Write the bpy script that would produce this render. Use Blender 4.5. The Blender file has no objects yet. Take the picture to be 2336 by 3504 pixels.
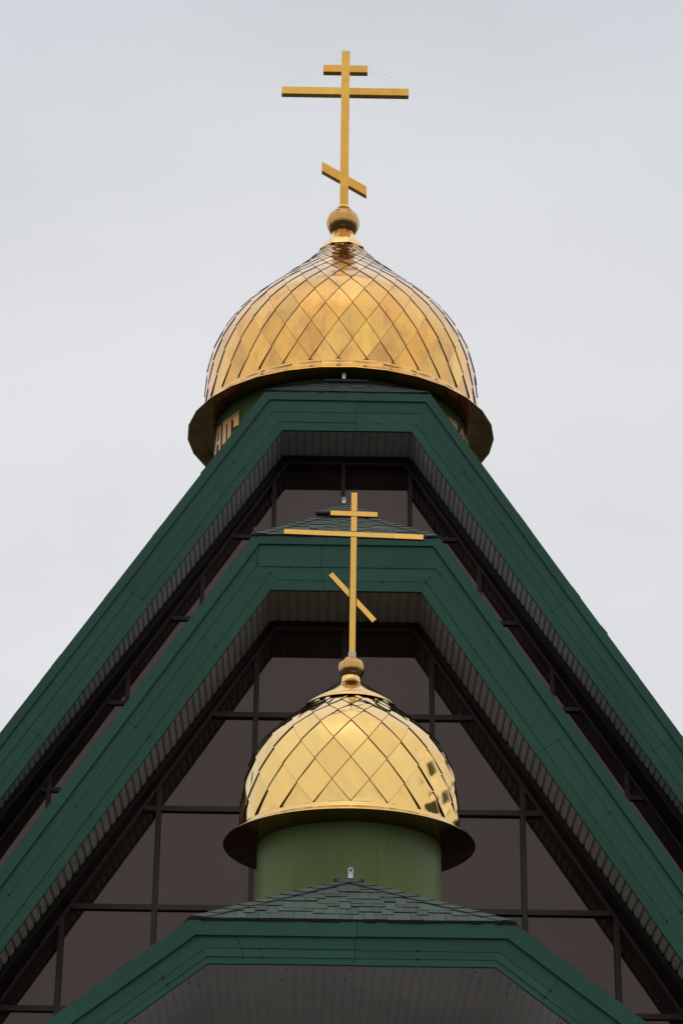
import bpy, bmesh, math, random
from mathutils import Matrix, Vector
random.seed(7)
PI = math.pi
SC = bpy.context.scene
COL = SC.collection

# ------------------------------------------------------------------ camera
cam_data = bpy.data.cameras.new("camera")
cam = bpy.data.objects.new("camera", cam_data); COL.objects.link(cam)
cam_data.sensor_fit = 'VERTICAL'; cam_data.sensor_height = 36.0; cam_data.lens = 84.64
cam_data.clip_start = 0.5; cam_data.clip_end = 3000
cam.matrix_world = (Matrix.Translation((-0.339, 0, 1.6)) @ Matrix.Rotation(math.radians(-0.471), 4, 'Z')
                    @ Matrix.Rotation(math.radians(115.0), 4, 'X') @ Matrix.Rotation(math.radians(0.669), 4, 'Z'))
SC.camera = cam

# ------------------------------------------------------------------ sky and sun (overcast)
SUN_EL, SUN_AZ = math.radians(76), math.radians(195)     # azimuth from +Y, clockwise
SKY_STRENGTH = 0.1
w = bpy.data.worlds.new("World"); SC.world = w; w.use_nodes = True
nt = w.node_tree; nt.nodes.clear()
N = nt.nodes.new; Lk = nt.links.new
out = N('ShaderNodeOutputWorld'); bg = N('ShaderNodeBackground'); bg.inputs['Strength'].default_value = SKY_STRENGTH
sky = N('ShaderNodeTexSky'); sky.sky_type = 'NISHITA'; sky.sun_disc = False
sky.sun_elevation = SUN_EL; sky.sun_rotation = SUN_AZ; sky.dust_density = 4; sky.air_density = 1.2
hsv = N('ShaderNodeHueSaturation'); hsv.inputs['Saturation'].default_value = 0.35; hsv.inputs['Value'].default_value = 1.0
tc = N('ShaderNodeTexCoord'); sep = N('ShaderNodeSeparateXYZ')
ramp = N('ShaderNodeValToRGB')
r = ramp.color_ramp
r.elements[0].position = 0.0; r.elements[0].color = (0.30, 0.31, 0.32, 1)
r.elements[1].position = 1.0; r.elements[1].color = (1.0, 1.0, 1.0, 1)
for p, cc in ((0.12, (0.46, 0.47, 0.49)), (0.24, (0.68, 0.69, 0.715)), (0.36, (0.795, 0.803, 0.825)), (0.46, (0.82, 0.828, 0.85)), (0.60, (0.80, 0.815, 0.84)), (0.75, (0.86, 0.87, 0.89))):
    e = r.elements.new(p); e.color = (*cc, 1)
noi = N('ShaderNodeTexNoise'); noi.inputs['Scale'].default_value = 4.5; noi.inputs['Detail'].default_value = 5; noi.inputs['Roughness'].default_value = 0.5
mp = N('ShaderNodeMapping'); mp.inputs['Scale'].default_value = (1, 1, 1.8)
nr = N('ShaderNodeMapRange'); nr.inputs['From Min'].default_value = 0.3; nr.inputs['From Max'].default_value = 0.7
nr.inputs['To Min'].default_value = 0.93; nr.inputs['To Max'].default_value = 1.05
mul = N('ShaderNodeMixRGB'); mul.blend_type = 'MULTIPLY'; mul.inputs[0].default_value = 1
sc10 = N('ShaderNodeMixRGB'); sc10.blend_type = 'MULTIPLY'; sc10.inputs[0].default_value = 1; sc10.inputs[2].default_value = (10, 10, 10, 1)
mix = N('ShaderNodeMixRGB'); mix.inputs[0].default_value = 0.9
Lk(tc.outputs['Generated'], sep.inputs[0]); Lk(sep.outputs['Z'], ramp.inputs[0])
Lk(tc.outputs['Generated'], mp.inputs[0]); Lk(mp.outputs[0], noi.inputs['Vector']); Lk(noi.outputs['Fac'], nr.inputs[0])
Lk(ramp.outputs[0], mul.inputs[1]); Lk(nr.outputs[0], mul.inputs[2]); Lk(mul.outputs[0], sc10.inputs[1])
# a broad brighter patch in the cloud ahead, fading to cooler grey around it
dot = N('ShaderNodeVectorMath'); dot.operation = 'DOT_PRODUCT'; dot.inputs[1].default_value = (0.01, math.cos(math.radians(20)), math.sin(math.radians(20)))
Lk(tc.outputs['Generated'], dot.inputs[0])
pr = N('ShaderNodeMapRange'); pr.interpolation_type = 'SMOOTHSTEP'
pr.inputs['From Min'].default_value = 0.945; pr.inputs['From Max'].default_value = 0.995; pr.inputs['To Min'].default_value = 0; pr.inputs['To Max'].default_value = 1
Lk(dot.outputs['Value'], pr.inputs[0])
pc = N('ShaderNodeMixRGB'); pc.inputs[1].default_value = (0.84, 0.852, 0.88, 1); pc.inputs[2].default_value = (1, 1, 1, 1); Lk(pr.outputs[0], pc.inputs[0])
pm = N('ShaderNodeMixRGB'); pm.blend_type = 'MULTIPLY'; pm.inputs[0].default_value = 1
Lk(sc10.outputs[0], pm.inputs[1]); Lk(pc.outputs[0], pm.inputs[2])
Lk(sky.outputs[0], hsv.inputs['Color']); Lk(hsv.outputs[0], mix.inputs[1]); Lk(pm.outputs[0], mix.inputs[2])
Lk(mix.outputs[0], bg.inputs[0]); Lk(bg.outputs[0], out.inputs[0])

sd = bpy.data.lights.new("sun", 'SUN'); sd.energy = 0.5; sd.angle = math.radians(170); sd.color = (1.0, 0.97, 0.92)
sun = bpy.data.objects.new("sun", sd); COL.objects.link(sun)
dirv = Vector((math.sin(SUN_AZ) * math.cos(SUN_EL), math.cos(SUN_AZ) * math.cos(SUN_EL), math.sin(SUN_EL)))
sun.rotation_euler = dirv.to_track_quat('Z', 'Y').to_euler(); sun.location = dirv * 100
SC.view_settings.view_transform = 'Standard'; SC.view_settings.look = 'None'
SC.view_settings.exposure = 0.0; SC.view_settings.gamma = 1.0

# ------------------------------------------------------------------ materials
def mat(name, col, rough=0.5, metal=0.0, var=0.0, vscale=3.0, bump=0.0, bscale=20.0, spec=None, tint=None, ior=None,
        attr=None, stretch=(1, 1, 1), stain=None, coat=0.0, rvar=0.0, bdist=0.02, dirt=0.0):
    m = bpy.data.materials.new(name); m.use_nodes = True
    t = m.node_tree; b = t.nodes['Principled BSDF']; n = t.nodes.new; l = t.links.new
    b.inputs['Roughness'].default_value = rough; b.inputs['Metallic'].default_value = metal
    if spec is not None: b.inputs['Specular IOR Level'].default_value = spec
    if tint: b.inputs['Specular Tint'].default_value = (*tint, 1)
    if ior: b.inputs['IOR'].default_value = ior
    if coat:
        b.inputs['Coat Weight'].default_value = coat; b.inputs['Coat IOR'].default_value = 1.85; b.inputs['Coat Roughness'].default_value = rough * 0.6
    tc = n('ShaderNodeTexCoord'); mp = n('ShaderNodeMapping'); mp.inputs['Scale'].default_value = stretch
    l(tc.outputs['Object'], mp.inputs[0])
    base = n('ShaderNodeRGB'); base.outputs[0].default_value = (*col, 1)
    cur = base.outputs[0]
    def noise(scale, detail=5, rg=0.6, vec=None):
        x = n('ShaderNodeTexNoise'); x.inputs['Scale'].default_value = scale; x.inputs['Detail'].default_value = detail
        x.inputs['Roughness'].default_value = rg; l(vec or mp.outputs[0], x.inputs['Vector']); return x.outputs['Fac']
    def maprange(src, a, b2, c, d):
        x = n('ShaderNodeMapRange'); x.inputs[1].default_value = a; x.inputs[2].default_value = b2
        x.inputs[3].default_value = c; x.inputs[4].default_value = d; l(src, x.inputs[0]); return x.outputs[0]
    def mixc(kind, fac, a, b2):
        x = n('ShaderNodeMixRGB'); x.blend_type = kind
        if isinstance(fac, (int, float)): x.inputs[0].default_value = fac
        else: l(fac, x.inputs[0])
        for k, v in ((1, a), (2, b2)):
            if isinstance(v, tuple): x.inputs[k].default_value = (*v, 1)
            else: l(v, x.inputs[k])
        return x.outputs[0]
    if attr:
        at = n('ShaderNodeAttribute'); at.attribute_name = attr
        cur = mixc('MULTIPLY', 1.0, cur, at.outputs['Color'])
    if var:
        f = maprange(noise(vscale), 0.3, 0.7, 1 - var, 1 + var); cur = mixc('MULTIPLY', 1.0, cur, f)
    if stain:
        scol, amt, sscale, lo, hi = stain
        f = maprange(noise(sscale, 6, 0.65), lo, hi, 0, amt); cur = mixc('MIX', f, cur, scol)
    if dirt:
        f = maprange(noise(vscale * 6, 8, 0.75), 0.55, 0.8, 0, dirt); cur = mixc('MIX', f, cur, tuple(x * 0.45 for x in col))
    l(cur, b.inputs['Base Color'])
    if rvar:
        l(maprange(noise(vscale * 2), 0.3, 0.7, rough - rvar, rough + rvar), b.inputs['Roughness'])
    if bump:
        bp = n('ShaderNodeBump'); bp.inputs['Strength'].default_value = bump; bp.inputs['Distance'].default_value = bdist
        l(noise(bscale, 3, 0.5), bp.inputs['Height']); l(bp.outputs[0], b.inputs['Normal'])
    return m

GREEN = mat('green_painted_steel', (0.0205, 0.089, 0.056), 0.42, attr='tone', spec=0.25, var=0.14, vscale=0.9, stretch=(1, 1, 0.35), bump=0.25, bscale=2.2, bdist=0.02, rvar=0.10, dirt=0.3, stain=((0.045, 0.085, 0.068), 0.5, 2.5, 0.55, 0.8))
GREENCAP = mat('green_painted_trim', (0.0175, 0.084, 0.055), 0.40, attr='tone', spec=0.25, var=0.14, vscale=1.1, stretch=(1, 1, 0.35), bump=0.25, bscale=2.5, bdist=0.02, rvar=0.08, dirt=0.2)
SOFFIT = mat('ribbed_soffit_sheet', (0.55, 0.53, 0.50), 0.5, var=0.12, vscale=1.2, dirt=0.3)
SOFFITP = mat('porch_soffit_board', (0.56, 0.53, 0.50), 0.5, var=0.10, vscale=0.8, dirt=0.3)
SOFFITW = mat('brown_soffit_sheet', (0.45, 0.415, 0.36), 0.5, var=0.12, vscale=1.2, dirt=0.3)
GROOVE = mat('dark_groove', (0.02, 0.018, 0.016), 0.8)
FRAME = mat('brown_window_frame', (0.052, 0.037, 0.031), 0.55, spec=0.3, var=0.15, vscale=2.0)
BEAM = mat('dark_brown_beam', (0.018, 0.012, 0.011), 0.5, spec=0.2, var=0.15, vscale=1.5)
GLASS = mat('tinted_window_glass', (0.026, 0.016, 0.014), 0.03, spec=0.80, tint=(1.0, 0.79, 0.73), bump=0.12, bscale=0.9, bdist=0.012, var=0.5, vscale=0.8, stretch=(1, 1, 0.5))
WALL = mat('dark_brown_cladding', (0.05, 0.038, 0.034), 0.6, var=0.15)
SHING = mat('green_asphalt_shingle', (0.054, 0.082, 0.061), 0.9, var=0.30, vscale=70, bump=0.5, bscale=160, bdist=0.004, attr='tone')
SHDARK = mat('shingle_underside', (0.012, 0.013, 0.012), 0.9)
VENTDK = mat('black_ridge_vent', (0.008, 0.008, 0.008), 0.7)
GOLDU = mat('weathered_gold_sheet', (0.90, 0.52, 0.11), 0.14, 1.0, coat=0.55, attr='tone', var=0.07, vscale=1.6, stretch=(1, 1, 0.45),
            stain=((0.56, 0.23, 0.05), 0.75, 2.4, 0.50, 0.70), bump=0.05, bscale=1.5, bdist=0.05)
GOLDL = mat('polished_gold_sheet', (0.95, 0.61, 0.165), 0.07, 1.0, coat=0.6, attr='tone', var=0.04, vscale=2.0, stretch=(1, 1, 0.5),
            bump=0.10, bscale=2.2, bdist=0.04)
GOLDP = mat('plain_gold_sheet', (0.90, 0.56, 0.16), 0.10, 1.0, coat=0.6, var=0.08, vscale=2.0, bump=0.06, bscale=2.0, bdist=0.04)
BRIMD = mat('dark_reflection_brim_sheet', (0.30, 0.135, 0.036), 0.10, 1.0, var=0.4, vscale=1.5, bump=0.05, bscale=1.2, bdist=0.04)  # brim undersides: the dark reflection from below is put into the gold's colour
GOLDU2 = mat('aged_gold_sheet', (0.56, 0.31, 0.085), 0.08, 1.0, coat=0.3, var=0.15, vscale=2.0, bump=0.06, bscale=2.0, bdist=0.04)
GOLDX = mat('gold_cross_sheet', (0.92, 0.55, 0.14), 0.26, 1.0, attr='tone', var=0.06, vscale=2.5, bump=0.04, bscale=1.2, bdist=0.03)
GOLDX2 = mat('weathered_cross_sheet', (0.78, 0.43, 0.09), 0.30, 1.0, attr='tone', stain=((0.55, 0.24, 0.05), 0.6, 1.8, 0.5, 0.75), var=0.12, vscale=1.6, bump=0.04, bscale=1.2, bdist=0.03)
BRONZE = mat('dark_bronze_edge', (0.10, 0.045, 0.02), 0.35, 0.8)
LETTER = mat('dull_gold_letter', (0.58, 0.35, 0.15), 0.38, 0.75, var=0.08, vscale=6)
DRUMG = mat('light_green_drum_paint', (0.135, 0.180, 0.052), 0.42, spec=0.25, var=0.16, vscale=2.2, stretch=(1, 1, 0.22), dirt=0.45,
            stain=((0.13, 0.075, 0.045), 0.45, 4.0, 0.60, 0.72), bump=0.08, bscale=2.0, rvar=0.06)
DRUMU = mat('grey_green_drum_paint', (0.10, 0.145, 0.055), 0.5, spec=0.2, var=0.10, vscale=1.3)
ZINC = mat('galvanised_steel', (0.62, 0.64, 0.66), 0.4, 0.6, var=0.15, vscale=40)
ZGOLD = mat('worn_pale_gold', (0.52, 0.44, 0.33), 0.3, 0.9, var=0.15, vscale=20)
HOLE = mat('black_hole', (0.006, 0.006, 0.006), 0.8)
WIRE = mat('grey_steel_wire', (0.8, 0.8, 0.82), 0.4, 0.3)
FOAM = mat('peeling_pale_sealant', (0.030, 0.028, 0.026), 0.9, stain=((0.42, 0.41, 0.40), 1.0, 9.0, 0.56, 0.62), bump=0.8, bscale=30, bdist=0.02)
PAVE = mat('dark_asphalt', (0.045, 0.044, 0.042), 0.9, var=0.25, vscale=0.15)
SLAB = mat('pale_concrete_paving', (0.20, 0.195, 0.185), 0.85, var=0.15, vscale=0.6)
BROWNSQ = mat('brown_square', (0.30, 0.17, 0.10), 0.6)

# ------------------------------------------------------------------ mesh helpers
class MB:
    def __init__(s): s.v = []; s.f = []; s.m = []; s.t = []; s.sm = []
    def face(s, pts, mi=0, tone=None, smooth=False):
        k = len(s.v); s.v += [tuple(p) for p in pts]; s.f.append(tuple(range(k, k + len(pts)))); s.m.append(mi); s.t.append(tone); s.sm.append(smooth)
    def grid(s, rows, mi=0, tone=None, smooth=True):
        k = len(s.v); nr = len(rows); nc = len(rows[0])
        for rw in rows: s.v += [tuple(p) for p in rw]
        for i in range(nr - 1):
            for j in range(nc - 1):
                a = k + i * nc + j
                s.f.append((a, a + 1, a + nc + 1, a + nc)); s.m.append(mi); s.t.append(tone); s.sm.append(smooth)
    def hexa(s, p, mi=0, tone=None):      # p: 8 points, 0-3 one end in order, 4-7 the other end
        for q in ((0, 1, 2, 3), (7, 6, 5, 4), (0, 4, 5, 1), (1, 5, 6, 2), (2, 6, 7, 3), (3, 7, 4, 0)):
            s.face([p[i] for i in q], mi, tone)
    def box(s, x0, x1, y0, y1, z0, z1, mi=0, tone=None):
        s.hexa([(x0, y0, z0), (x1, y0, z0), (x1, y0, z1), (x0, y0, z1), (x0, y1, z0), (x1, y1, z0), (x1, y1, z1), (x0, y1, z1)], mi, tone)
    def prism(s, poly, y0, y1, mi=0, tone=None, sidemi=None):   # poly in (x,z)
        n = len(poly); k = mi if sidemi is None else sidemi
        s.face([(x, y0, z) for x, z in poly], mi, tone); s.face([(x, y1, z) for x, z in reversed(poly)], mi, tone)
        for i in range(n):
            a, b = poly[i], poly[(i + 1) % n]
            s.face([(a[0], y0, a[1]), (a[0], y1, a[1]), (b[0], y1, b[1]), (b[0], y0, b[1])], k, tone)
    def lathe(s, prof, cx, cy, n, mi=0, phase=0.0, smooth=True, gores=False):
        def P(r, z, a): return (cx + r * math.sin(a), cy - r * math.cos(a), z)
        if gores:
            for k in range(n):
                a0 = phase + 2 * PI * k / n; a1 = phase + 2 * PI * (k + 1) / n
                s.grid([[P(r, z, a0), P(r, z, a1)] for r, z in prof], mi, None, smooth)
        else:
            k0 = len(s.v); m = len(prof)
            for r, z in prof:
                for k in range(n): s.v.append(P(r, z, phase + 2 * PI * k / n))
            for i in range(m - 1):
                for k in range(n):
                    a = k0 + i * n + k; b = k0 + i * n + (k + 1) % n
                    s.f.append((a, b, b + n, a + n)); s.m.append(mi); s.t.append(None); s.sm.append(smooth)
    def tube(s, a, b, r, n=6, mi=0):
        a = Vector(a); b = Vector(b); d = (b - a).normalized(); u = d.orthogonal().normalized(); v = d.cross(u)
        ra = [[p + (u * math.cos(2 * PI * i / n) + v * math.sin(2 * PI * i / n)) * r for i in range(n + 1)] for p in (a, b)]
        s.grid(ra, mi); s.face(ra[0][:n], mi); s.face(list(reversed(ra[1][:n])), mi)
    def build(s, name, mats, parent=None, origin=None, fix=True):
        if not isinstance(mats, (list, tuple)): mats = [mats]
        o0 = Vector(origin) if origin is not None else (Vector(parent['_o']) if parent is not None else Vector((0, 0, 0)))
        me = bpy.data.meshes.new(name)
        me.from_pydata([tuple(Vector(p) - o0) for p in s.v], [], s.f)
        for m_ in mats: me.materials.append(m_)
        me.polygons.foreach_set('material_index', s.m)
        me.polygons.foreach_set('use_smooth', s.sm)
        if any(t is not None for t in s.t) or any('tone' in m_.name for m_ in mats) or any(m_ in (GOLDU, GOLDL, SHING, GOLDX, GOLDX2, GREEN, GREENCAP) for m_ in mats):
            at = me.color_attributes.new('tone', 'FLOAT_COLOR', 'CORNER')
            i = 0
            for f, t in zip(s.f, s.t):
                c = t if t is not None else (1, 1, 1)
                if isinstance(c, (int, float)): c = (c, c, c)
                for _ in f: at.data[i].color = (*c, 1); i += 1
        me.update()
        if fix:
            bm = bmesh.new(); bm.from_mesh(me); bmesh.ops.remove_doubles(bm, verts=bm.verts, dist=1e-5) if fix == 'weld' else None
            bmesh.ops.recalc_face_normals(bm, faces=bm.faces); bm.to_mesh(me); bm.free()
        ob = bpy.data.objects.new(name, me); COL.objects.link(ob)
        ob['_o'] = tuple(o0)
        if parent is not None:
            ob.parent = parent; ob.location = o0 - Vector(parent['_o'])
        else: ob.location = o0
        return ob

def thing(name, label, cat, loc, group=None):
    o = bpy.data.objects.new(name, None); COL.objects.link(o); o.location = loc
    o['label'] = label; o['category'] = cat; o['_o'] = tuple(loc); o.empty_display_size = 0.3
    if group: o['group'] = group
    return o

def clip(poly, a, b):      # keep left side of a->b
    res = []
    f = lambda p: (b[0] - a[0]) * (p[1] - a[1]) - (b[1] - a[1]) * (p[0] - a[0])
    for i in range(len(poly)):
        p, q = poly[i], poly[(i + 1) % len(poly)]; fp, fq = f(p), f(q)
        if fp >= 0: res.append(p)
        if (fp > 0 > fq) or (fp < 0 < fq):
            t = fp / (fp - fq); res.append((p[0] + t * (q[0] - p[0]), p[1] + t * (q[1] - p[1])))
    return res
def clip_convex(poly, region):   # region counter-clockwise
    for i in range(len(region)):
        if len(poly) < 3: return []
        poly = clip(poly, region[i], region[(i + 1) % len(region)])
    return poly
def area(poly):
    return 0.5 * abs(sum(poly[i][0] * poly[(i + 1) % len(poly)][1] - poly[(i + 1) % len(poly)][0] * poly[i][1] for i in range(len(poly)))) if len(poly) > 2 else 0

# ------------------------------------------------------------------ ground
g = MB(); g.face([(-400, -300, 0), (400, -300, 0), (400, 500, 0), (-400, 500, 0)])
go = g.build('ground', PAVE); go['kind'] = 'structure'
g = MB(); g.face([(-9, 8, 0.02), (9, 8, 0.02), (9, 31.0, 0.02), (-9, 31.0, 0.02)])
go = g.build('paving', SLAB); go['kind'] = 'structure'

# ------------------------------------------------------------------ church
church = thing('church', 'dark green gabled church with stepped steep roofs and brown glass gable walls', 'church', (0, 30, 0))

class Gable:
    def __init__(self, **k): self.__dict__.update(k)
# corner heights/half widths of every trim line were measured in metres: outer edge, cap, board 1, board 2, inner edge
G2 = Gable(cx=-0.02, y=30.0, s=1.53, lines=[(1.27, 15.215), (1.19, 15.085), (1.225, 14.76), (1.09, 14.56), (1.02, 14.416)], zb=0.3,
           wall=31.2, yend=38.5, hip=0.58, cuts=[0.32, 3.15, 5.9, 8.6, 11.5, 14.5], ccuts=[2.0, 4.6, 7.4, 10.2, 13.0, 15.6])
G1 = Gable(cx=0.05, y=37.2, s=1.53, lines=[(1.43, 21.25), (1.36, 21.085), (1.29, 20.86), (1.19, 20.66), (1.115, 20.5)], zb=0.3,
           wall=38.28, yend=60, hip=0.58, cuts=[1.45, 4.4, 7.3, 10.2, 13.2, 16.2, 19.2, 22], ccuts=[3.3, 6.3, 9.3, 12.3, 15.3, 18.3, 21.3])
G3 = Gable(cx=0.0, y=23.0, s=0.765, lines=[(1.573, 7.912), (1.515, 7.76), (1.43, 7.633), (1.405, 7.551), (1.39, 7.484)], zb=4.2,
           wall=31.1, yend=31.15, hip=1.211 / 2.78, cuts=[0.55, 2.9, 5.2], ccuts=[1.4, 3.6])

def poly_u(G, half, zt, zb=None):
    zb = G.zb if zb is None else zb
    d = (zt - zb) / G.s
    return [(G.cx - half - d, zb), (G.cx - half, zt), (G.cx + half, zt), (G.cx + half + d, zb)]

def leg_point(G, half, zt, side, t):
    # point on this trim line whose distance along the leg (from the outer corner) is t
    n = math.hypot(1, G.s); dx, dz = side / n, -G.s / n
    ox, oz = G.cx + side * G.lines[0][0], G.lines[0][1]
    px, pz = G.cx + side * half, zt
    k = t - ((px - ox) * dx + (pz - oz) * dz)
    return (px + dx * k, pz + dz * k)

def band(mb, G, la, lb, ya, yb, yback, cuts, topcuts, rnd=0.003, mi=0):
    """U-shaped run of sheet-metal boards between two trim lines, split at its joints"""
    (ha, za), (hb, zb_) = la, lb
    def piece(a0, a1, b1, b0):           # a: along outer line, b: along inner line (x,z)
        j = random.uniform(-rnd, rnd); tn = random.uniform(0.90, 1.08)
        mb.hexa([(b0[0], yb + j, b0[1]), (b1[0], yb + j, b1[1]), (a1[0], ya + j, a1[1]), (a0[0], ya + j, a0[1]),
                 (b0[0], yback, b0[1]), (b1[0], yback, b1[1]), (a1[0], yback, a1[1]), (a0[0], yback, a0[1])], mi, (tn * random.uniform(.97, 1.03), tn, tn * random.uniform(.97, 1.03)))
    xs = [-1.0] + topcuts + [1.0]
    for i in range(len(xs) - 1):
        g0 = 0.002 if i else 0; g1 = 0.002 if i < len(xs) - 2 else 0
        dzj = random.uniform(-0.004, 0.004) if topcuts else 0
        piece((G.cx + ha * xs[i] + g0, za), (G.cx + ha * xs[i + 1] - g1, za), (G.cx + hb * xs[i + 1] - g1, zb_ + dzj), (G.cx + hb * xs[i] + g0, zb_ + dzj))
    tmax = (G.lines[0][1] - G.zb) * math.hypot(1, G.s) / G.s
    for sd in (-1, 1):
        ts = [None] + [t + (0.12 if sd > 0 else 0) for t in cuts if t < tmax - 0.3] + [tmax]
        for i in range(len(ts) - 1):
            def pt(l, t, e): return (G.cx + sd * l[0], l[1]) if t is None else leg_point(G, l[0], l[1], sd, t + e)
            piece(pt(la, ts[i], 0.0012), pt(la, ts[i + 1], -0.0012), pt(lb, ts[i + 1], -0.0012), pt(lb, ts[i], 0.0012))

def corrugate(path, period, depth, flat=True):
    """ribbed profile along a polyline path in (x,z); ribs hang below (to the right of travel)"""
    out = []
    for i in range(len(path) - 1):
        a = Vector(path[i]); b = Vector(path[i + 1]); L = (b - a).length; d = (b - a) / L; n = Vector((d.y, -d.x))
        k = max(1, round(L / period)); p = L / k
        for j in range(k):
            for fr, dp in ((0.0, 0), (0.60, 0), (0.70, 1), (0.86, 1), (0.96, 0)):
                out.append(a + d * (j + fr) * p - n * (depth * dp if dp else 0))
        if i == len(path) - 2: out.append(b)
    return [(q.x, q.y) for q in out]

def gable(G, soffmat, period, ribdepth):
    L = G.lines; y = G.y
    fb = MB()
    tj = {30.0: [-0.28], 37.2: [0.12], 23.0: [-0.75, 0.02]}[y]
    band(fb, G, (L[1][0] - 0.004, L[1][1] + 0.03), L[2], y + 0.007, y, y + 0.05, G.cuts, tj)
    band(fb, G, L[2], L[3], y + 0.007, y, y + 0.05, G.cuts, [t for t in tj])
    band(fb, G, L[3], L[4], y + 0.007, y + 0.001, y + 0.05, G.cuts, [t for t in tj])
    cb = MB()
    band(cb, G, L[0], L[1], y - 0.018, y - 0.026, y + 0.10, G.ccuts, {30.0: [-0.22], 37.2: [-0.02], 23.0: [0.03]}[y], 0.002)
    # lip of the cap: a thin turned-out edge
    # rivets: dark dots on the boards beside the joints
    rv = fb
    for sd in (-1, 1):
        for t in [c + (0.12 if sd > 0 else 0) for c in G.cuts] + [c + 1.3 for c in G.cuts]:
            for ln in (L[2], L[3]):
                x, z = leg_point(G, ln[0], ln[1], sd, t)
                if z > G.zb + 0.2: rv.box(x - 0.009, x + 0.009, y - 0.008, y + 0.01, z - 0.009, z + 0.009, 1)
    for ln in (L[2], L[3]):
        for fx in (-0.62, 0.45): 
            x = G.cx + fx * ln[0]; rv.box(x - 0.009, x + 0.009, y - 0.008, y + 0.01, ln[1] - 0.009, ln[1] + 0.009, 1)
    fas = fb.build('fascia', [GREEN, HOLE], church)
    cb.build('drip_cap', GREENCAP, fas)
    # soffit
    sp = corrugate(poly_u(G, L[4][0] + 0.012, L[4][1] + 0.012), period, ribdepth)
    sb = MB()
    sb.grid([[(x, y + 0.035, z) for x, z in sp], [(x, G.wall + 0.03, z) for x, z in sp]], 0, None, False)
    pth = poly_u(G, L[4][0], L[4][1]); n_ = 0
    dep = G.wall - y
    for yy in ([0.22, 0.62] if dep > 3 else [0.30, 0.85]):
        step_ = 0.62
        for i in range(3):
            a = Vector(pth[i]); b = Vector(pth[i + 1]); Ls = (b - a).length; q = 0.2
            while q < min(Ls, 60):
                p = a + (b - a) * (q / Ls); q += step_ * random.uniform(0.8, 1.2)
                if p.y > G.zb + 0.3:
                    yy2 = y + (yy if dep < 3 else yy * 1.0 + 0.0) * (1 if dep < 3 else 1.0) + random.uniform(-.03, .03)
                    sb.box(p.x - .004, p.x + .004, yy2, yy2 + .009, p.y - 0.003, p.y + 0.02, 1)
    sb.build('soffit', [soffmat, HOLE], church, fix=False)
    # screw heads dotted over the soffit
    # roof: two steep slabs and a small front hip
    half, zt = L[0]; zr = zt + half * G.s; yh = y + (zr - zt) / G.hip; th = 0.10
    G.zr, G.yh = zr, yh
    rb = MB(); e = 0.012
    for sd in (-1, 1):
        ze = G.zb; xe = G.cx + sd * (half + (zt - ze) / G.s)
        nx, nz = sd * G.s / math.hypot(1, G.s), 1 / math.hypot(1, G.s)
        o = [(G.cx + sd * half, y + 0.005, zt), (xe, y + 0.005, ze), (xe, G.yend, ze), (G.cx, G.yend, zr), (G.cx, yh, zr)]
        top = [(px + nx * e, py, pz + nz * e) for px, py, pz in o]; bot = [(px - nx * th, py, pz - nz * th) for px, py, pz in o]
        bot[0] = (bot[0][0], bot[0][1] + 0.02, bot[0][2])
        rb.face(top); rb.face(list(reversed(bot)))
        for i in range(5): rb.face([top[i], bot[i], bot[(i + 1) % 5], top[(i + 1) % 5]])
    rb.face([(G.cx - half, y + 0.004, zt + e), (G.cx + half, y + 0.004, zt + e), (G.cx, yh, zr + e)])
    for sd in (-1, 1):
        tmax = (zt - G.zb) * math.hypot(1, G.s) / G.s; t = 0.1
        nx, nz = sd * G.s / math.hypot(1, G.s), 1 / math.hypot(1, G.s)
        while t < tmax - 0.5:
            ln_ = random.uniform(0.12, 0.34); up_ = random.choice((0.001, 0.002, 0.003, 0.005, 0.012)) * random.uniform(.6, 1.2)
            a = leg_point(G, half, zt, sd, t); b = leg_point(G, half, zt, sd, t + ln_); u0 = up_ * 0.3
            q = [(a[0] + nx * .001, a[1] + nz * .001), (b[0] + nx * .001, b[1] + nz * .001), (b[0] + nx * (up_ + .011), b[1] + nz * (up_ + .011)), (a[0] + nx * (u0 + .011), a[1] + nz * (u0 + .011))]
            rb.prism(q, y + 0.002 - random.uniform(0, .012), y + 0.33, 0, random.uniform(.7, 1.1))
            t += ln_ + random.choice((0.01, 0.02, 0.6, 1.2))
    roof = rb.build('roof', SHING, church)
    return fas, roof

def hip_point(G, u, wv, lift=0.0):
    """point on the front hip: u across, wv up the slope from its eave"""
    half, zt = G.lines[0]
    L = math.hypot(G.yh - G.y, G.zr - zt); cy, cz = (G.yh - G.y) / L, (G.zr - zt) / L
    return (G.cx + u, G.y + wv * cy - lift * cz, zt + 0.014 + wv * cz + lift * cy)

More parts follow.
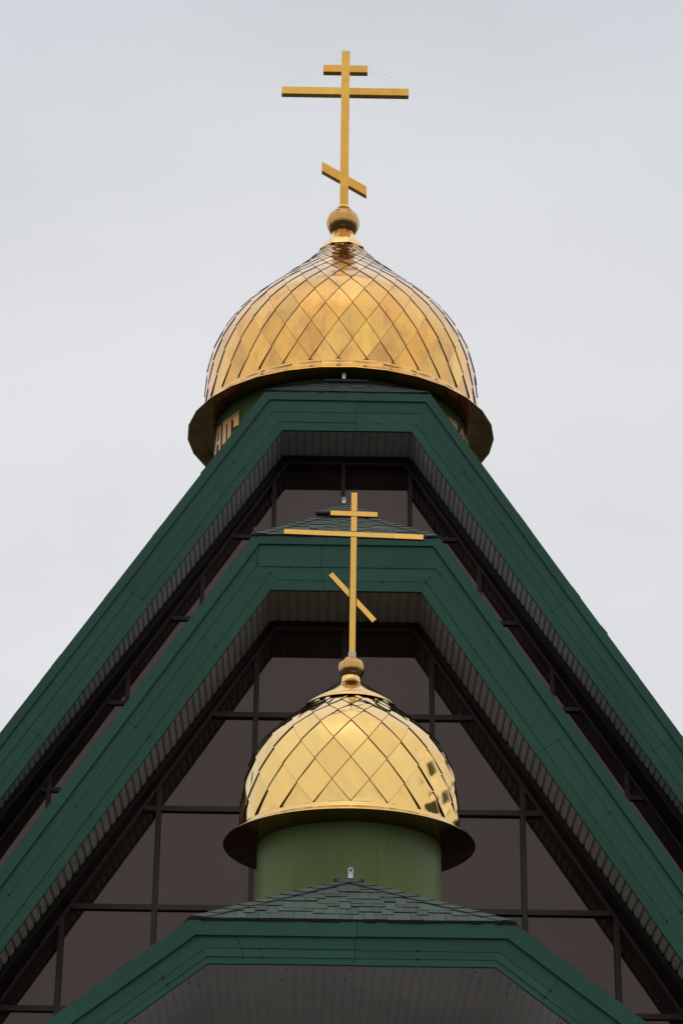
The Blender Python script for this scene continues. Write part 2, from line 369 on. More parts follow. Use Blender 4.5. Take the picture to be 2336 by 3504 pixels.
def hip_shingles(G, roof, step, tabw, lift, wmax=1.0):
    half, zt = G.lines[0]; L = math.hypot(G.yh - G.y, G.zr - zt)
    tri = [(-half - 0.03, -0.04), (half + 0.03, -0.04), (0, L)]
    mb = MB(); rows = int(L / (step * 1.0)) + 1
    for k in range(rows):
        w0 = k * step - 0.035
        if w0 > L * wmax: break
        x = -half - random.uniform(0, tabw)
        while x < half + 0.1:
            wd = tabw * random.choice((1, 1, 1, 2)); w0j = w0 + (0 if k == 0 else random.choice((0, 0.5, 0.5, 0)) * step) + random.uniform(-.008, .008)
            q = clip_convex([(x + 0.002, w0j), (x + wd - 0.002, w0j), (x + wd - 0.002, w0j + 1.7 * step), (x + 0.002, w0j + 1.7 * step)], tri)
            if area(q) > 1e-4:
                tone = random.uniform(0.72, 1.22); tn = (tone * random.uniform(.97, 1.05), tone, tone * random.uniform(.95, 1.03))
                lf = lift * random.uniform(0.85, 1.3)
                lf_at = lambda wv: 0.004 + lf * (1 - (wv - w0j) / (1.7 * step))
                mb.face([hip_point(G, u, wv, lf_at(wv)) for u, wv in q], 0, tn)
                for i in range(len(q)):
                    a, b = q[i], q[(i + 1) % len(q)]
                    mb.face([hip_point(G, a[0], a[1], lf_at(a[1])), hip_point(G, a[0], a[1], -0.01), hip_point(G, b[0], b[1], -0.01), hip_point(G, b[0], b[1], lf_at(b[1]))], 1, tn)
            x += wd
    mb.build('hip_shingles', [SHING, SHDARK], roof, fix=False)
    # folded cap shingles over both hip edges
    for sd in (-1, 1):
        cb = MB()
        A = Vector(hip_point(G, sd * (half - 0.02), 0.02)); B = Vector((G.cx, G.yh, G.zr + 0.02)) if wmax == 1 else Vector(hip_point(G, sd * half * (1 - wmax), L * wmax))
        d = (B - A); n = max(3, int(d.length / 0.30)); dd = d / n
        front_t = Vector((-sd, 0, 0)); side_n = Vector((sd * G.s, 0, 1)).normalized()
        fdir = Vector((-sd, 0.0, 0.0)); fdir = (fdir - fdir.dot(d.normalized()) * d.normalized()).normalized() * 0.15
        sdir = side_n.cross(d.normalized()); sdir = (sdir if sdir.y > 0 else -sdir).normalized() * 0.15
        up = Vector((sd * 0.35, -0.5, 1)).normalized()
        for i in range(n):
            p0 = A + dd * (i - 0.05); p1 = A + dd * (i + 1.25); tone = random.uniform(0.8, 1.2)
            l0 = up * (0.030 + random.uniform(0, .004)); l1 = up * 0.018
            for dr in (fdir, sdir):
                q = [p0 + l0, p0 + dr + l0 * 0.9, p1 + dr + l1, p1 + l1]
                cb.face(q, 0, tone)
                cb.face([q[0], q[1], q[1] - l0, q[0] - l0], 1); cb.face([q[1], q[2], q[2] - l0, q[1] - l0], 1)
        cb.build('hip_cap', [SHING, SHDARK], roof, fix=False)

def ridge_vent(G, roof, zA, yA, halfw, zF, yF, yback, thick):
    """raised cap over the ridge with its own little front hip"""
    mb = MB(); cx = G.cx; drop = zA - zF
    A = (cx, yA, zA); Bk = (cx, yback, zA); Fl = (cx - halfw, yF, zF); Fr = (cx + halfw, yF, zF)
    Kl = (cx - halfw, yback, zF); Kr = (cx + halfw, yback, zF)
    low = lambda p: (p[0], p[1], p[2] - thick)
    mb.face([Fl, Fr, A], 0, 0.95); mb.face([Fr, Kr, Bk, A], 0, 0.9); mb.face([Kl, Fl, A, Bk], 0, 0.9)
    for a, b in ((Fl, Fr), (Fr, Kr), (Kr, Kl), (Kl, Fl)): mb.face([a, b, low(b), low(a)], 1)
    mb.face([low(Fl), low(Kl), low(Kr), low(Fr)], 1)
    v = mb.build('ridge_vent', [SHING, VENTDK], roof, fix=False)
    # shingle courses on the front hip of the vent
    sb = MB(); n = 4
    for k in range(n):
        t0, t1 = k / n - 0.02, min(1.0, (k + 1.3) / n)
        def at(f, t, lf): 
            h = halfw * (1 - t) + 0.012
            return (cx + h * f, yF + (yA - yF) * t - 0.012, zF + drop * t + lf)
        xs = [-1, -0.55, -0.1, 0.3, 0.7, 1]
        for i in range(5):
            tn = random.uniform(0.85, 1.25)
            sb.face([at(xs[i], t0, 0.024), at(xs[i + 1], t0, 0.024), at(xs[i + 1], t1, 0.006), at(xs[i], t1, 0.006)], 0, tn)
            sb.face([at(xs[i], t0, -0.01), at(xs[i + 1], t0, -0.01), at(xs[i + 1], t0, 0.024), at(xs[i], t0, 0.024)], 1)
    # slats in the dark gap below
    for i in range(7):
        x = cx - halfw * 0.9 + i * halfw * 0.3
        sb.box(x - 0.02, x + 0.02, yF + 0.03, yF + 0.05, zF - thick - 0.06, zF - thick + 0.01, 1)
    sb.box(cx - halfw * 0.8, cx + halfw * 0.8, yF + 0.25, yback, zF - thick - 0.15, zF - thick + 0.002, 1)
    sb.build('vent_shingles', [SHING, VENTDK], roof, fix=False)

for G, sm, per, dp in ((G2, SOFFITW, 0.137, 0.022), (G1, SOFFIT, 0.137, 0.022), (G3, SOFFITP, 0.098, 0.011)):
    f_, G.roof = gable(G, sm, per, dp)
hip_shingles(G3, G3.roof, 0.37, 0.115, 0.013)
hip_shingles(G2, G2.roof, 0.34, 0.108, 0.012, 0.80)
hip_shingles(G1, G1.roof, 0.34, 0.108, 0.012, 0.80)
ridge_vent(G2, G2.roof, 17.26, 33.35, 0.43, 16.60, 32.21, 38.3, 0.11)
ridge_vent(G1, G1.roof, 23.54, 41.04, 0.395, 22.936, 39.93, 41.3, 0.105)

# ---- glass gable walls
def glass_wall(G, xs, zs, beamw, beamy, zlow, skip=None):
    y = G.wall; h, zt = G.lines[4]; s = G.s
    n = math.hypot(1, s) / s
    outer = poly_u(G, h, zt - 0.004, zlow); inner = poly_u(G, h - beamw * 0.45, zt - beamw * 0.55, zlow)
    inn = [(G.cx - h + beamw * 0.5 - (zt - beamw * 0.6 - zlow) / s, zlow), (G.cx - h + beamw * 0.5, zt - beamw * 0.6),
           (G.cx + h - beamw * 0.5, zt - beamw * 0.6), (G.cx + h - beamw * 0.5 + (zt - beamw * 0.6 - zlow) / s, zlow)]
    bm_ = MB()
    def legs(o, i, y0, y1, mi=0):
        for k in range(3):
            bm_.hexa([(i[k][0], y0, i[k][1]), (i[k + 1][0], y0, i[k + 1][1]), (o[k + 1][0], y0, o[k + 1][1]), (o[k][0], y0, o[k][1]),
                      (i[k][0], y1, i[k][1]), (i[k + 1][0], y1, i[k + 1][1]), (o[k + 1][0], y1, o[k + 1][1]), (o[k][0], y1, o[k][1])], mi)
    # head beam across the top, then a dark lining board down each leg that reaches further forward lower down
    def lining(k, ya_, yb_):
        i_, o_ = inn, outer
        bm_.hexa([(i_[k][0], ya_, i_[k][1]), (i_[k + 1][0], yb_, i_[k + 1][1]), (o_[k + 1][0], yb_, o_[k + 1][1]), (o_[k][0], ya_, o_[k][1]),
                  (i_[k][0], y + 0.12, i_[k][1]), (i_[k + 1][0], y + 0.12, i_[k + 1][1]), (o_[k + 1][0], y + 0.12, o_[k + 1][1]), (o_[k][0], y + 0.12, o_[k][1])])
    lining(0, y - 0.80, y - 0.08); lining(1, y - 0.08, y - 0.08); lining(2, y - 0.08, y - 0.80)
    # slim inner bead beside the glass
    bead = [(inn[0][0] + 0.05, zlow), (inn[1][0] + 0.02, inn[1][1] - 0.05), (inn[2][0] - 0.02, inn[2][1] - 0.05), (inn[3][0] - 0.05, zlow)]
    legs(inn, bead, y - 0.035, y + 0.10, 1)
    bm_.build('rim_beam', [BEAM, FRAME], church)
    region = [(bead[0][0], zlow), (bead[3][0], zlow), (bead[2][0], bead[2][1]), (bead[1][0], bead[1][1])]
    zz = [zt] + zs
    for i in range(len(xs) - 1):
        for j in range(len(zz) - 1):
            q = clip_convex([(xs[i] + 0.03, zz[j + 1] + 0.03), (xs[i + 1] - 0.03, zz[j + 1] + 0.03), (xs[i + 1] - 0.03, zz[j] - 0.03), (xs[i] + 0.03, zz[j] - 0.03)], region)
            if area(q) < 0.004 or (skip and skip(q)): continue
            mb = MB(); tx, tz = random.uniform(-.005, .005), random.uniform(-.007, .007); c0 = q[0]
            off = (0.135 if j == 0 else 0.03) if G is G1 else 0.045
            yy = lambda p: y + off + (p[0] - c0[0]) * tx + (p[1] - c0[1]) * tz
            mb.face([(p[0], yy(p), p[1]) for p in q]); mb.face([(p[0], yy(p) + 0.02, p[1]) for p in reversed(q)])
            for a in range(len(q)):
                p, r_ = q[a], q[(a + 1) % len(q)]
                mb.face([(p[0], yy(p), p[1]), (p[0], yy(p) + 0.02, p[1]), (r_[0], yy(r_) + 0.02, r_[1]), (r_[0], yy(r_), r_[1])])
            mb.build('window_pane', GLASS, church)
    for x in xs[1:-1]:
        # vertical bar clipped by the sloping edge
        zc = min(bead[1][1] + 0.002, bead[1][1] - (abs(x - G.cx) - (bead[2][0] - G.cx)) * s + 0.03) if abs(x - G.cx) > (bead[2][0] - G.cx) else bead[1][1] - 0.001
        if skip and skip([(x, zc)]): continue
        mb = MB(); mb.box(x - 0.036, x + 0.036, y - 0.030, y + 0.075, zlow, zc); mb.box(x - 0.012, x + 0.012, y - 0.040, y - 0.030, zlow, zc - 0.02)
        mb.build('mullion', FRAME, church)
    for z in zs[:-1]:
        hw = bead[2][0] - G.cx + (bead[2][1] - z) / s
        cuts_ = [G.cx - hw] + [x for x in xs[1:-1] if abs(x - G.cx) < hw] + [G.cx + hw]
        for a in range(len(cuts_) - 1):
            x0 = cuts_[a] + (0.0365 if a else 0); x1 = cuts_[a + 1] - (0.0365 if a < len(cuts_) - 2 else 0)
            if x1 - x0 < 0.03 or (skip and skip([(x0, z), (x1, z)])): continue
            mb = MB(); mb.box(x0, x1, y - 0.024, y + 0.075, z - 0.036, z + 0.036)
            mb.build('transom', FRAME, church)
    lw = MB(); d = (zt - zlow) / s
    lw.prism([(G.cx - h - (zt - 0.3) / s, 0.0), (G.cx + h + (zt - 0.3) / s, 0.0), (G.cx + h + d, zlow), (G.cx - h - d, zlow)], y, y + 0.2)
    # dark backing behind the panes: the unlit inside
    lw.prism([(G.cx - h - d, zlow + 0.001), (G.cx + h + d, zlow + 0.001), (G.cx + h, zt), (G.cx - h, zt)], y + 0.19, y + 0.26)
    lw.build('wall', WALL, church)

glass_wall(G2, [-7.5, -6.1, -4.85, -3.715, -2.5, -1.23, -0.02, 1.196, 2.414, 3.624, 4.83, 6.1, 7.5],
           [13.05, 11.69, 10.32, 8.95, 7.58], 0.09, 0.02, 7.58)
def inside_g2(q):
    h, zt = G2.lines[0]
    return all(z < zt + (h - abs(x - G2.cx)) * G2.s - 0.35 and z < zt + 1.6 for x, z in q)
glass_wall(G1, [-7.3, -6.03, -4.83, -3.61, -2.41, -1.21, 0.0, 1.18, 2.376, 3.59, 4.79, 6.0, 7.3],
           [18.95, 17.39, 15.83, 14.28, 12.7], 0.14, 0.07, 12.7, inside_g2)
rw = MB(); h, zt = G1.lines[0]; d = (zt - 0.3) / G1.s
rw.prism([(0.05 - h - d + .3, 0), (0.05 + h + d - .3, 0), (0.05 + h, zt - .1), (0.05, G1.zr - .25), (0.05 - h, zt - .1)], 59.7, 59.9)
rw.build('wall', WALL, church)
# peeling sealant along the left foot of the front gable's soffit
pe = MB(); h, zt = G2.lines[4]
random.seed(3)
for k in range(26):
    z0 = 10.55 - k * 0.075; z1 = z0 - 0.074; wdt = 0.035 + 0.06 * random.random() * min(1, k / 8)
    x0 = G2.cx - h - (zt - z0) / G2.s + .006; x1 = G2.cx - h - (zt - z1) / G2.s + .006
    pe.hexa([(x1, 31.165, z1), (x1 + wdt, 31.165, z1), (x0 + wdt, 31.165, z0), (x0, 31.165, z0), (x1, 31.19, z1), (x1 + wdt, 31.19, z1), (x0 + wdt, 31.19, z0), (x0, 31.19, z0)])
pe.build('sealant_strip', FOAM, church)
stb = MB(); stb.box(-1.10, -1.04, 38.26, 38.27, 19.06, 19.12); stb.build('glass_square', BROWNSQ, church)  # small flat brown squares in front of the glass
stb = MB(); stb.box(-1.56, -1.50, 38.26, 38.27, 19.06, 19.13); stb.build('glass_square', BROWNSQ, church)

# ------------------------------------------------------------------ cupolas
def prof_fn(P):
    zs = [p[0] for p in P]; rs = [p[1] for p in P]
    def f(z):
        if z <= zs[0]: return rs[0]
        if z >= zs[-1]: return rs[-1]
        for i in range(len(zs) - 1):
            if z <= zs[i + 1]:
                # catmull-rom for a fair curve
                t = (z - zs[i]) / (zs[i + 1] - zs[i]); p1, p2 = rs[i], rs[i + 1]
                h_ = zs[i + 1] - zs[i]
                m1 = (p2 - rs[i - 1]) / (zs[i + 1] - zs[i - 1]) * h_ if i > 0 else p2 - p1
                m2 = (rs[i + 2] - p1) / (zs[i + 2] - zs[i]) * h_ if i + 2 < len(rs) else p2 - p1
                return ((2*t**3-3*t**2+1)*p1 + (t**3-2*t**2+t)*m1 + (-2*t**3+3*t**2)*p2 + (t**3-t**2)*m2)
    return f

def tiled_dome(parent, cx, cy, prof, rows, n, phase, lift, tonefn, goldmat, dent=None, flat=0.45, name='dome', inner=BRONZE, M=6):
    """diamond sheets laid like scales: every sheet's lower edges stand proud of the sheet below"""
    R = prof_fn(prof); mb = MB(); st = 2 * PI / n
    def P(a, z, off):
        r = R(z); dr = (R(z + 0.01) - R(z - 0.01)) / 0.02; q = math.hypot(1, dr)
        rr = r + off / q; zz = z - off * dr / q
        return Vector((cx + rr * math.sin(a), cy - rr * math.cos(a), zz))
    for k in range(1, len(rows) + 0):
        # a tile whose side corners lie on rows[k]; top on rows[k+1], bottom on rows[k-1]
        zt = rows[k + 1] if k + 1 < len(rows) else rows[k] + (rows[k] - rows[k - 1])
        zm, zb = rows[k], rows[k - 1]
        for j in range(n):
            ac = phase + st * (j + (0.5 if (k % 2 == 0) else 0.0)) + st * 0.5   # centre angle
            # gap: shrink
            e = 0.985
            T = (ac, zm + (zt - zm) * e); B = (ac, zm - (zm - zb) * e); Lf = (ac - st / 2 * e, zm); Rt = (ac + st / 2 * e, zm)
            pts3 = [P(*T, 0), P(*Rt, 0), P(*B, 0), P(*Lf, 0)]
            tone = tonefn(ac, zm, k); sz = min(1.0, (zt - zb) / (2.0 * (rows[3] - rows[2]))); tl = lift * (0.55 if k == 1 else 1) * (0.25 + 0.75 * sz) * random.uniform(0.9, 1.1); bow = random.gauss(0, 0.0045)
            tw = random.gauss(0, 0.08)
            rows_ = []
            for ia in range(M + 1):
                a = ia / M; rw_ = []
                for ib in range(M + 1):
                    b = ib / M
                    ang = T[0] * (1-a)*(1-b) + Rt[0] * a*(1-b) + B[0] * a*b + Lf[0] * (1-a)*b
                    z = T[1] * (1-a)*(1-b) + Rt[1] * a*(1-b) + B[1] * a*b + Lf[1] * (1-a)*b
                    lf = tl * (a + b) / 2 * (1 + tw * (a - b)) + bow * 16 * a*(1-a)*b*(1-b)
                    if dent: lf += dent(ang, z, a, b)
                    cur = P(ang, z, lf)
                    nrm = (P(ang, z, 1.0) - P(ang, z, 0.0))
                    fl = pts3[0]*(1-a)*(1-b) + pts3[1]*a*(1-b) + pts3[2]*a*b + pts3[3]*(1-a)*b + nrm * lf
                    edge = 16*a*(1-a)*b*(1-b)
                    rw_.append(cur.lerp(fl, flat))
                rows_.append(rw_)
            mb.grid(rows_, 0, tone)
            low = [rows_[M][i] for i in range(M + 1)]
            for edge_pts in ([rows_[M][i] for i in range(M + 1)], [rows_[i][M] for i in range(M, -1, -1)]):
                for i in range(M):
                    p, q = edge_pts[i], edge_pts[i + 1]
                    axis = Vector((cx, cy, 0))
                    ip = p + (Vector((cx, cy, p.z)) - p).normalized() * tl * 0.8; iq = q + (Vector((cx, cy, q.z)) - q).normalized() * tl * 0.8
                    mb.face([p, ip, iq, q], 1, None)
    dome = mb.build(name, [goldmat, BRONZE], parent, fix=False)
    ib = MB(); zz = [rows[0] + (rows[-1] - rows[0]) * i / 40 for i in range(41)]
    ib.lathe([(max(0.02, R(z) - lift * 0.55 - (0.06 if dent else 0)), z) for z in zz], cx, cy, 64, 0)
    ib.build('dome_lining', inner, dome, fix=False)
    return dome

def letter(parent, cx, cy, r, strokes, depth=0.06):
    """raised letter bent round the drum; strokes are (a0,a1,z0,z1) or four (a,z) corners"""
    mb = MB()
    def P(a, z, o): a = math.radians(a); return (cx + (r + o) * math.sin(a), cy - (r + o) * math.cos(a), z)
    for s_ in strokes:
        q = [(s_[0], s_[2]), (s_[1], s_[2]), (s_[1], s_[3]), (s_[0], s_[3])] if not isinstance(s_[0], tuple) else list(s_)
        mb.hexa([P(a, z, depth) for a, z in q] + [P(a, z, -0.02) for a, z in q])
    return mb.build('letter', LETTER, parent)

# ---- rear cupola
UX, UY = -0.015, 44.0
cu = thing('rear_cupola', 'large weathered gold onion dome rising behind the rear green gable, lettering round its drum', 'dome', (UX, UY, 19.0))
dr = MB(); dr.lathe([(2.57, 18.6), (2.57, 23.86)], UX, UY, 96); drum = dr.build('drum', DRUMU, cu, fix=False)
letter(drum, UX, UY, 2.57, [(-63.5, -60.1, 23.0, 23.40), (-58.8, -56.0, 22.95, 23.40), (-54.0, -50.3, 23.205, 23.40), (-63.5, -50.3, 23.40, 23.52)])
letter(drum, UX, UY, 2.57, [((-67.6, 22.9), (-65.4, 22.9), (-65.4, 23.50), (-67.6, 23.50)), ((-73.5, 22.9), (-71.5, 22.9), (-68.6, 23.44), (-70.6, 23.44)),
                            (-70.4, -67.6, 23.40, 23.50), ((-71.6, 23.12), (-67.6, 23.12), (-67.6, 23.2), (-71.2, 23.2))])
letter(drum, UX, UY, 2.57, [(53.3, 56.5, 22.95, 23.42), (58.4, 61.6, 22.95, 23.42), (53.3, 61.6, 23.42, 23.53)])
letter(drum, UX, UY, 2.57, [((64.0, 22.95), (66.0, 22.95), (66.4, 23.38), (64.6, 23.40)), ((68.6, 22.95), (70.6, 22.95), (70.2, 23.40), (68.0, 23.38)),
                            ((64.6, 23.40), (70.2, 23.40), (68.6, 23.52), (66.0, 23.52)), (66.2, 68.4, 23.10, 23.18)])
letter(drum, UX, UY, 2.57, [(72.2, 74.6, 22.95, 23.50), (77.0, 79.4, 22.95, 23.50), (74.6, 77.0, 23.18, 23.28)])
ub = MB()
SEG = 30; PH = math.radians(4)
ub.lathe([(2.81, 24.105), (2.830, 24.10), (2.836, 24.05), (2.88, 23.98), (3.12, 23.775), (3.128, 23.755)], UX, UY, SEG, 0, PH, False)
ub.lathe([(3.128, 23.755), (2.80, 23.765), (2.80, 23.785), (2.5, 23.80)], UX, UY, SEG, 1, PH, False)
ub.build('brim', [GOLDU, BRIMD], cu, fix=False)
UPROF = [(23.98,2.80),(24.2,2.80),(24.6,2.784),(24.8,2.78),(25.0,2.771),(25.2,2.745),(25.4,2.705),(25.6,2.64),(25.8,2.555),(26,2.45),(26.2,2.325),(26.4,2.17),(26.6,1.985),(26.8,1.785),(27,1.58),(27.2,1.38),(27.4,1.175),(27.6,.97),(27.8,.783),(28,.608),(28.2,.455),(28.4,.334),(28.6,.235)]
UROWS = [24.02, 24.135, 24.567, 25.005, 25.425, 25.86, 26.215, 26.56, 26.85, 27.055, 27.24, 27.395, 27.545, 27.66, 27.75, 27.84, 27.93, 28.01, 28.09, 28.16]
def utone(a, z, k):
    t = random.gauss(0.97, 0.10); wv = random.uniform(-0.11, 0.06) - (0.05 if k <= 4 else 0.02 if k <= 6 else 0)
    return (min(1.08, t), t * (1 + wv), t * (1 + 2.4 * wv))
tiled_dome(cu, UX, UY, UPROF, UROWS, 32, math.radians(-1.7), 0.030, utone, GOLDU, flat=0.35)
nk = MB(); nk.lathe([(0.53, 28.155), (0.525, 28.17), (0.36, 28.40), (0.26, 28.58), (0.225, 28.68)], UX, UY, 9, 0, math.radians(14), True, gores=True)
nk.build('neck', GOLDP, cu, fix=False)
bl = MB()
bl.lathe([(0.21, 28.60)] + [(0.357 * math.cos(t), 28.915 + 0.345 * math.sin(t)) for t in [math.radians(x) for x in range(-62, 75, 7)]] + [(0.10, 29.262)], UX, UY, 15, 0, math.radians(-12), True, gores=True)
bl.build('ball', GOLDU2, cu, fix=False)
cl = MB(); cl.lathe([(0.15, 29.235), (0.16, 29.25), (0.13, 29.275)], UX, UY, 16); cl.build('collar', BRONZE, cu, fix=False)

# ---- front cupola
FX, FY = 0.02, 27.2
cf = thing('front_cupola', 'small polished gold dome on a light green drum above the entrance porch', 'dome', (FX, FY, 8.0))
dr = MB(); dr.lathe([(1.075, 7.4), (1.075, 9.93)], FX, FY, 96); fdrum = dr.build('drum', DRUMG, cf, fix=False)
for a_ in (16.5, -96, 130):
    sm_ = MB(); a = math.radians(a_); p = [(FX + (1.075 + o) * math.sin(a + da), FY - (1.075 + o) * math.cos(a + da)) for o, da in ((0.003, -.004), (0.003, .004), (-.01, .004), (-.01, -.004))]
    sm_.hexa([(x, y, 7.5) for x, y in p] + [(x, y, 9.92) for x, y in p])
    sm_.build('drum_seam', DRUMG, fdrum)
fb_ = MB()
fb_.lathe([(1.29, 10.098), (1.308, 10.095), (1.310, 10.07), (1.325, 10.04), (1.36, 10.012), (1.47, 9.966), (1.476, 9.955)], FX, FY, 72, 0, 0, True)
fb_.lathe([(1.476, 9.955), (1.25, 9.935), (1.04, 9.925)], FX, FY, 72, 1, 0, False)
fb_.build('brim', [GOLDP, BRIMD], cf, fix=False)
LPROF = [(10.04,1.28),(10.3,1.279),(10.4,1.274),(10.5,1.265),(10.6,1.255),(10.7,1.24),(10.8,1.219),(10.9,1.193),(11,1.16),(11.1,1.108),(11.2,1.035),(11.3,.943),(11.4,.839),(11.5,.72),(11.6,.598),(11.7,.476),(11.8,.353),(11.9,.225),(12,.115)]
LROWS = [10.06, 10.10, 10.365, 10.635, 10.892, 11.14, 11.325, 11.445, 11.557, 11.655, 11.72]
def ltone(a, z, k):
    t = random.gauss(0.99, 0.05); wv = random.uniform(-0.05, 0.04)
    return (t, t * (1 + wv), t * (1 + 2 * wv))
def ldent(a, z, u, v):
    d = math.degrees(a)
    while d > 180: d -= 360
    # crumpled sheets on the right-hand flank, soft waves elsewhere
    k = max(0.0, min(1.0, (d - 36) / 6)) * max(0.0, min(1.0, (78 - d) / 8)) * max(0.0, min(1.0, (10.98 - z) / 0.12))
    edge = 16 * u * (1 - u) * v * (1 - v); rampd = min(1.0, 4.5 * min(u, 1 - u, v, 1 - v))
    tri = lambda x: abs((x % 2.0) - 1.0)
    fold = tri(d / 10.0 + z * 3.4 + 0.3) + 0.8 * tri(d / 15.0 - z * 4.3 + 1.1)
    return k * rampd * (0.068 * (fold - 0.85)) + 0.0035 * edge * math.sin(d * 0.5 + z * 9)
tiled_dome(cf, FX, FY, LPROF, LROWS, 19, math.radians(-0.3), 0.026, ltone, GOLDL, dent=ldent, flat=0.45, M=14)
nk = MB(); nk.lathe([(0.555, 11.665), (0.55, 11.68), (0.43, 11.78), (0.30, 11.88), (0.185, 11.965), (0.13, 12.02), (0.11, 12.08)], FX, FY, 64)
nk.build('neck', GOLDP, cf, fix=False)
bl = MB(); bl.lathe([(0.09, 12.045)] + [(0.160 * math.cos(t), 12.192 + 0.153 * math.sin(t)) for t in [math.radians(x) for x in range(-66, 76, 7)]] + [(0.03, 12.342)], FX + .006, FY, 10, 0, math.radians(-5), True, gores=True)
bl.build('ball', GOLDU2, cf, fix=False)

# ------------------------------------------------------------------ crosses
def plate_bar(mb, poly, y0, y1, lip, tone=None):
    """sheet-metal bar: body plus a front plate standing a little proud and slightly smaller"""
    mb.prism(poly, y0 + 0.004, y1, 1 if lip else 0, tone)
    if lip:
        n = len(poly); q = []
        lips = lip if isinstance(lip, (list, tuple)) else [lip] * n
        c = Vector((sum(p[0] for p in poly) / n, sum(p[1] for p in poly) / n))
        ln = []
        for i in range(n):
            a, b = Vector(poly[i]), Vector(poly[(i + 1) % n]); d = (b - a).normalized(); nn = Vector((-d.y, d.x))
            if (c - a).dot(nn) < 0: nn = -nn
            ln.append((a + nn * lips[i % len(lips)], d))
        for i in range(n):
            (p, d), (r_, e) = ln[i - 1], ln[i]
            den = d.x * e.y - d.y * e.x
            t = ((r_.x - p.x) * e.y - (r_.y - p.y) * e.x) / den
            q.append((p.x + d.x * t, p.y + d.y * t))
        mb.prism(q, y0, y0 + 0.003, 0, tone)

# rear cross
xu = thing('rear_cross', 'tall gold three-bar cross with guy wires on top of the large dome against the sky', 'cross', (-0.005, 43.99, 29.27))
y0, y1 = 43.93, 44.08
def cross_part(par, name, polys, ya, yb, mats, lip=0):
    mb = MB()
    for pi, p in enumerate(polys):
        t = random.uniform(0.86, 1.06); h_ = random.uniform(-0.05, 0.06)
        plate_bar(mb, p, ya, yb, lip[pi] if isinstance(lip, list) else lip, (t, t * (1 - h_), t * (1 - 2.2 * h_)))
    return mb.build(name, mats, par)
R4 = lambda x0, x1, z0, z1: [(x0, z0), (x1, z0), (x1, z1), (x0, z1)]
hw = 0.09; g2 = 0.0015
cross_part(xu, 'post', [R4(-hw, hw, 29.27, 29.802), R4(-hw, hw, 29.803, 31.062), R4(-hw, hw, 31.063, 32.167), R4(-hw, hw, 32.168, 33.333)], y0, y1, [GOLDX2, BRONZE])
cross_part(xu, 'upper_crossbar', [R4(-.49, -hw - g2, 32.78, 32.958), R4(hw + g2, .482, 32.777, 32.955)], y0, y1, [GOLDX2, BRONZE])
cross_part(xu, 'main_crossbar', [R4(-1.395, -hw - g2, 32.186, 32.366), R4(hw + g2, .322, 32.184, 32.362), R4(.3225, 1.386, 32.183, 32.36)], y0, y1, [GOLDX2, BRONZE])
zl = lambda x: 30.433 + (x + .488) * (29.817 - 30.433) / .965
cross_part(xu, 'slanted_crossbar', [[(a, zl(a) - .225), (b, zl(b) - .225), (b, zl(b)), (a, zl(a))] for a, b in ((-.488, -hw - g2), (hw + g2, .477))], y0, y1, [GOLDX2, BRONZE])
ft = MB(); ft.hexa([(-.12, 43.88, 29.25), (.12, 43.88, 29.25), (.092, 43.928, 29.36), (-.092, 43.928, 29.36), (-.12, 44.12, 29.25), (.12, 44.12, 29.25), (.092, 44.082, 29.36), (-.092, 44.082, 29.36)])
ft.build('foot', GOLDX2, xu)
sp = MB(); sp.tube((0, 44.0, 33.33), (0, 44.0, 33.40), 0.008); sp.tube((-.025, 44.0, 33.38), (.025, 44.0, 33.38), 0.006); sp.build('tip', WIRE, xu, fix=False)
for sd in (-1, 1):
    for dy, zt_, xe in ((-0.05, 33.30, 1.375), (0.06, 33.235, 1.30)):
        wm = MB(); wm.tube((sd * hw, 44.0 + dy, zt_), (sd * xe, 44.0 + dy, 32.366), 0.0017, 5); wm.build('guy_wire', WIRE, xu, fix=False)

# front cross
xf = thing('front_cross', 'slender bright gold three-bar cross standing on the small dome in front of the green gable', 'cross', (0.033, 27.2, 12.34))
ya, yb = 27.17, 27.215; hw = 0.042; c0 = 0.0335
def lean(x, z): return (x + (z - 12.34) * 0.004, z)
LN = lambda poly: [lean(*p) for p in poly]
mats = [GOLDX, BRONZE]
cross_part(xf, 'post', [LN(R4(c0 - hw, c0 + hw, 12.40, 13.2635)), LN(R4(c0 - hw, c0 + hw, 13.265, 13.93)), LN(R4(c0 - hw, c0 + hw, 14.01, 14.21)), LN(R4(c0 - hw, c0 + hw, 14.287, 14.546))], ya, yb, mats, [(0, .006, 0, .006), (0, .006, 0, .006), (0, .006, 0, .006), (0, .006, .006, .006)])
fc = MB(); fc.box(c0 - .046, c0 + .046, 27.165, 27.22, 12.335, 12.40); fc.build('foot', ZGOLD, xf)
def tilt_bar(xa, xb, zc_a, zc_b, h): return [(xa, zc_a - h), (xb, zc_b - h), (xb, zc_b + h), (xa, zc_a + h)]
cross_part(xf, 'upper_crossbar', [tilt_bar(-.256, .338, 14.259, 14.243, .0375)], ya, yb, mats, 0.006)
cross_part(xf, 'main_crossbar', [tilt_bar(-.831, -.4605, 13.996, 13.984, .037), tilt_bar(-.459, .5345, 13.984, 13.955, .037), tilt_bar(.536, .907, 13.955, 13.945, .0385)], ya, yb, mats, [(.006, 0, .006, .006), (.006, 0, .006, 0), (.006, .006, .006, 0)])
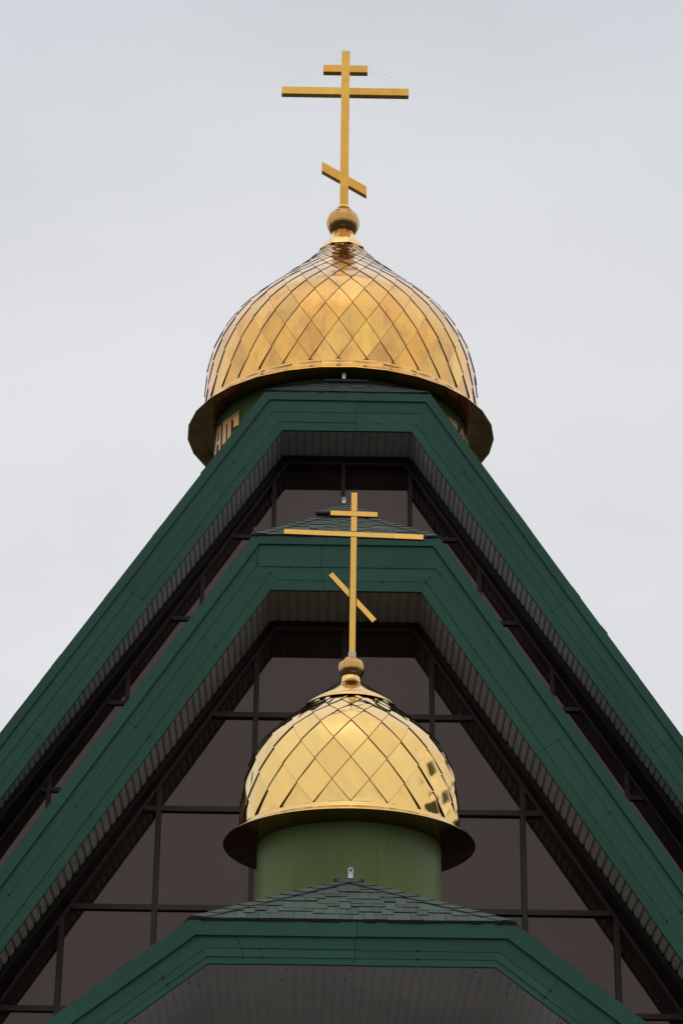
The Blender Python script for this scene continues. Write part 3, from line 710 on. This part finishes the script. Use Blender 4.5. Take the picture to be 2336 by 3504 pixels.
A_, B_ = Vector((-.243, 13.433)), Vector((.3035, 12.81)); dv = (B_ - A_).normalized(); nv = Vector((-dv.y, dv.x)) * 0.0375
def sl(ta, tb, cut_a=None, cut_b=None):
    p = [A_ + (B_ - A_) * ta - nv, A_ + (B_ - A_) * tb - nv, A_ + (B_ - A_) * tb + nv, A_ + (B_ - A_) * ta + nv]
    return [(v.x, v.y) for v in p]
def cutx(poly, x, keep_left):
    return clip(poly, (x, 0), (x, 1)) if keep_left else clip(poly, (x, 1), (x, 0))
px = c0 + 0.0025
cross_part(xf, 'slanted_crossbar', [cutx(sl(0, 1), px - hw - .0015, True), cutx(sl(0, 1), px + hw + .0015, False)], ya, yb, mats, 0.006)

# ------------------------------------------------------------------ small brackets on the three ridge tips
def bracket(x, y, z, wd, ht, label):
    t = thing('ridge_bracket', label, 'bracket', (x, y, z), 'galvanised brackets on the ridge tips')
    mb = MB()
    mb.box(x - wd / 2, x + wd / 2, y, y + 0.004, z, z + ht); mb.box(x - wd / 2, x + wd / 2, y - 0.05, y - 0.0005, z - 0.004, z)
    mb.build('plate', ZINC, t)
    hb = MB(); e = wd * 0.09
    for fx, fz in ((-.27, .93), (.27, .93), (-.27, .53), (.27, .53), (-.27, .06), (.27, .06)):
        hb.box(x + fx * wd - e, x + fx * wd + e, y - 0.002, y - 0.0004, z + fz * ht - e, z + fz * ht + e)
    hb.box(x - .2 * wd, x + .2 * wd, y - 0.003, y - 0.0004, z + .66 * ht, z + .84 * ht)
    hb.build('bolt_hole', HOLE, t)
    bb = MB(); bb.tube((x, y - 0.03, z + .9 * ht), (x, y - 0.0005, z + .86 * ht), wd * 0.17, 8); bb.build('bolt', ZINC, t, fix=False)
bracket(0.02, 25.76, 9.15, 0.054, 0.130, 'small galvanised bracket at the porch roof peak, in front of the green drum')
bracket(-0.03, 33.32, 17.27, 0.056, 0.115, 'small galvanised bracket on the vented ridge behind the slender front cross')
bracket(0.015, 41.02, 23.55, 0.060, 0.135, 'small galvanised bracket on the top ridge directly under the large dome')

# drop helper keys
for o in list(SC.objects):
    if '_o' in o: del o['_o']
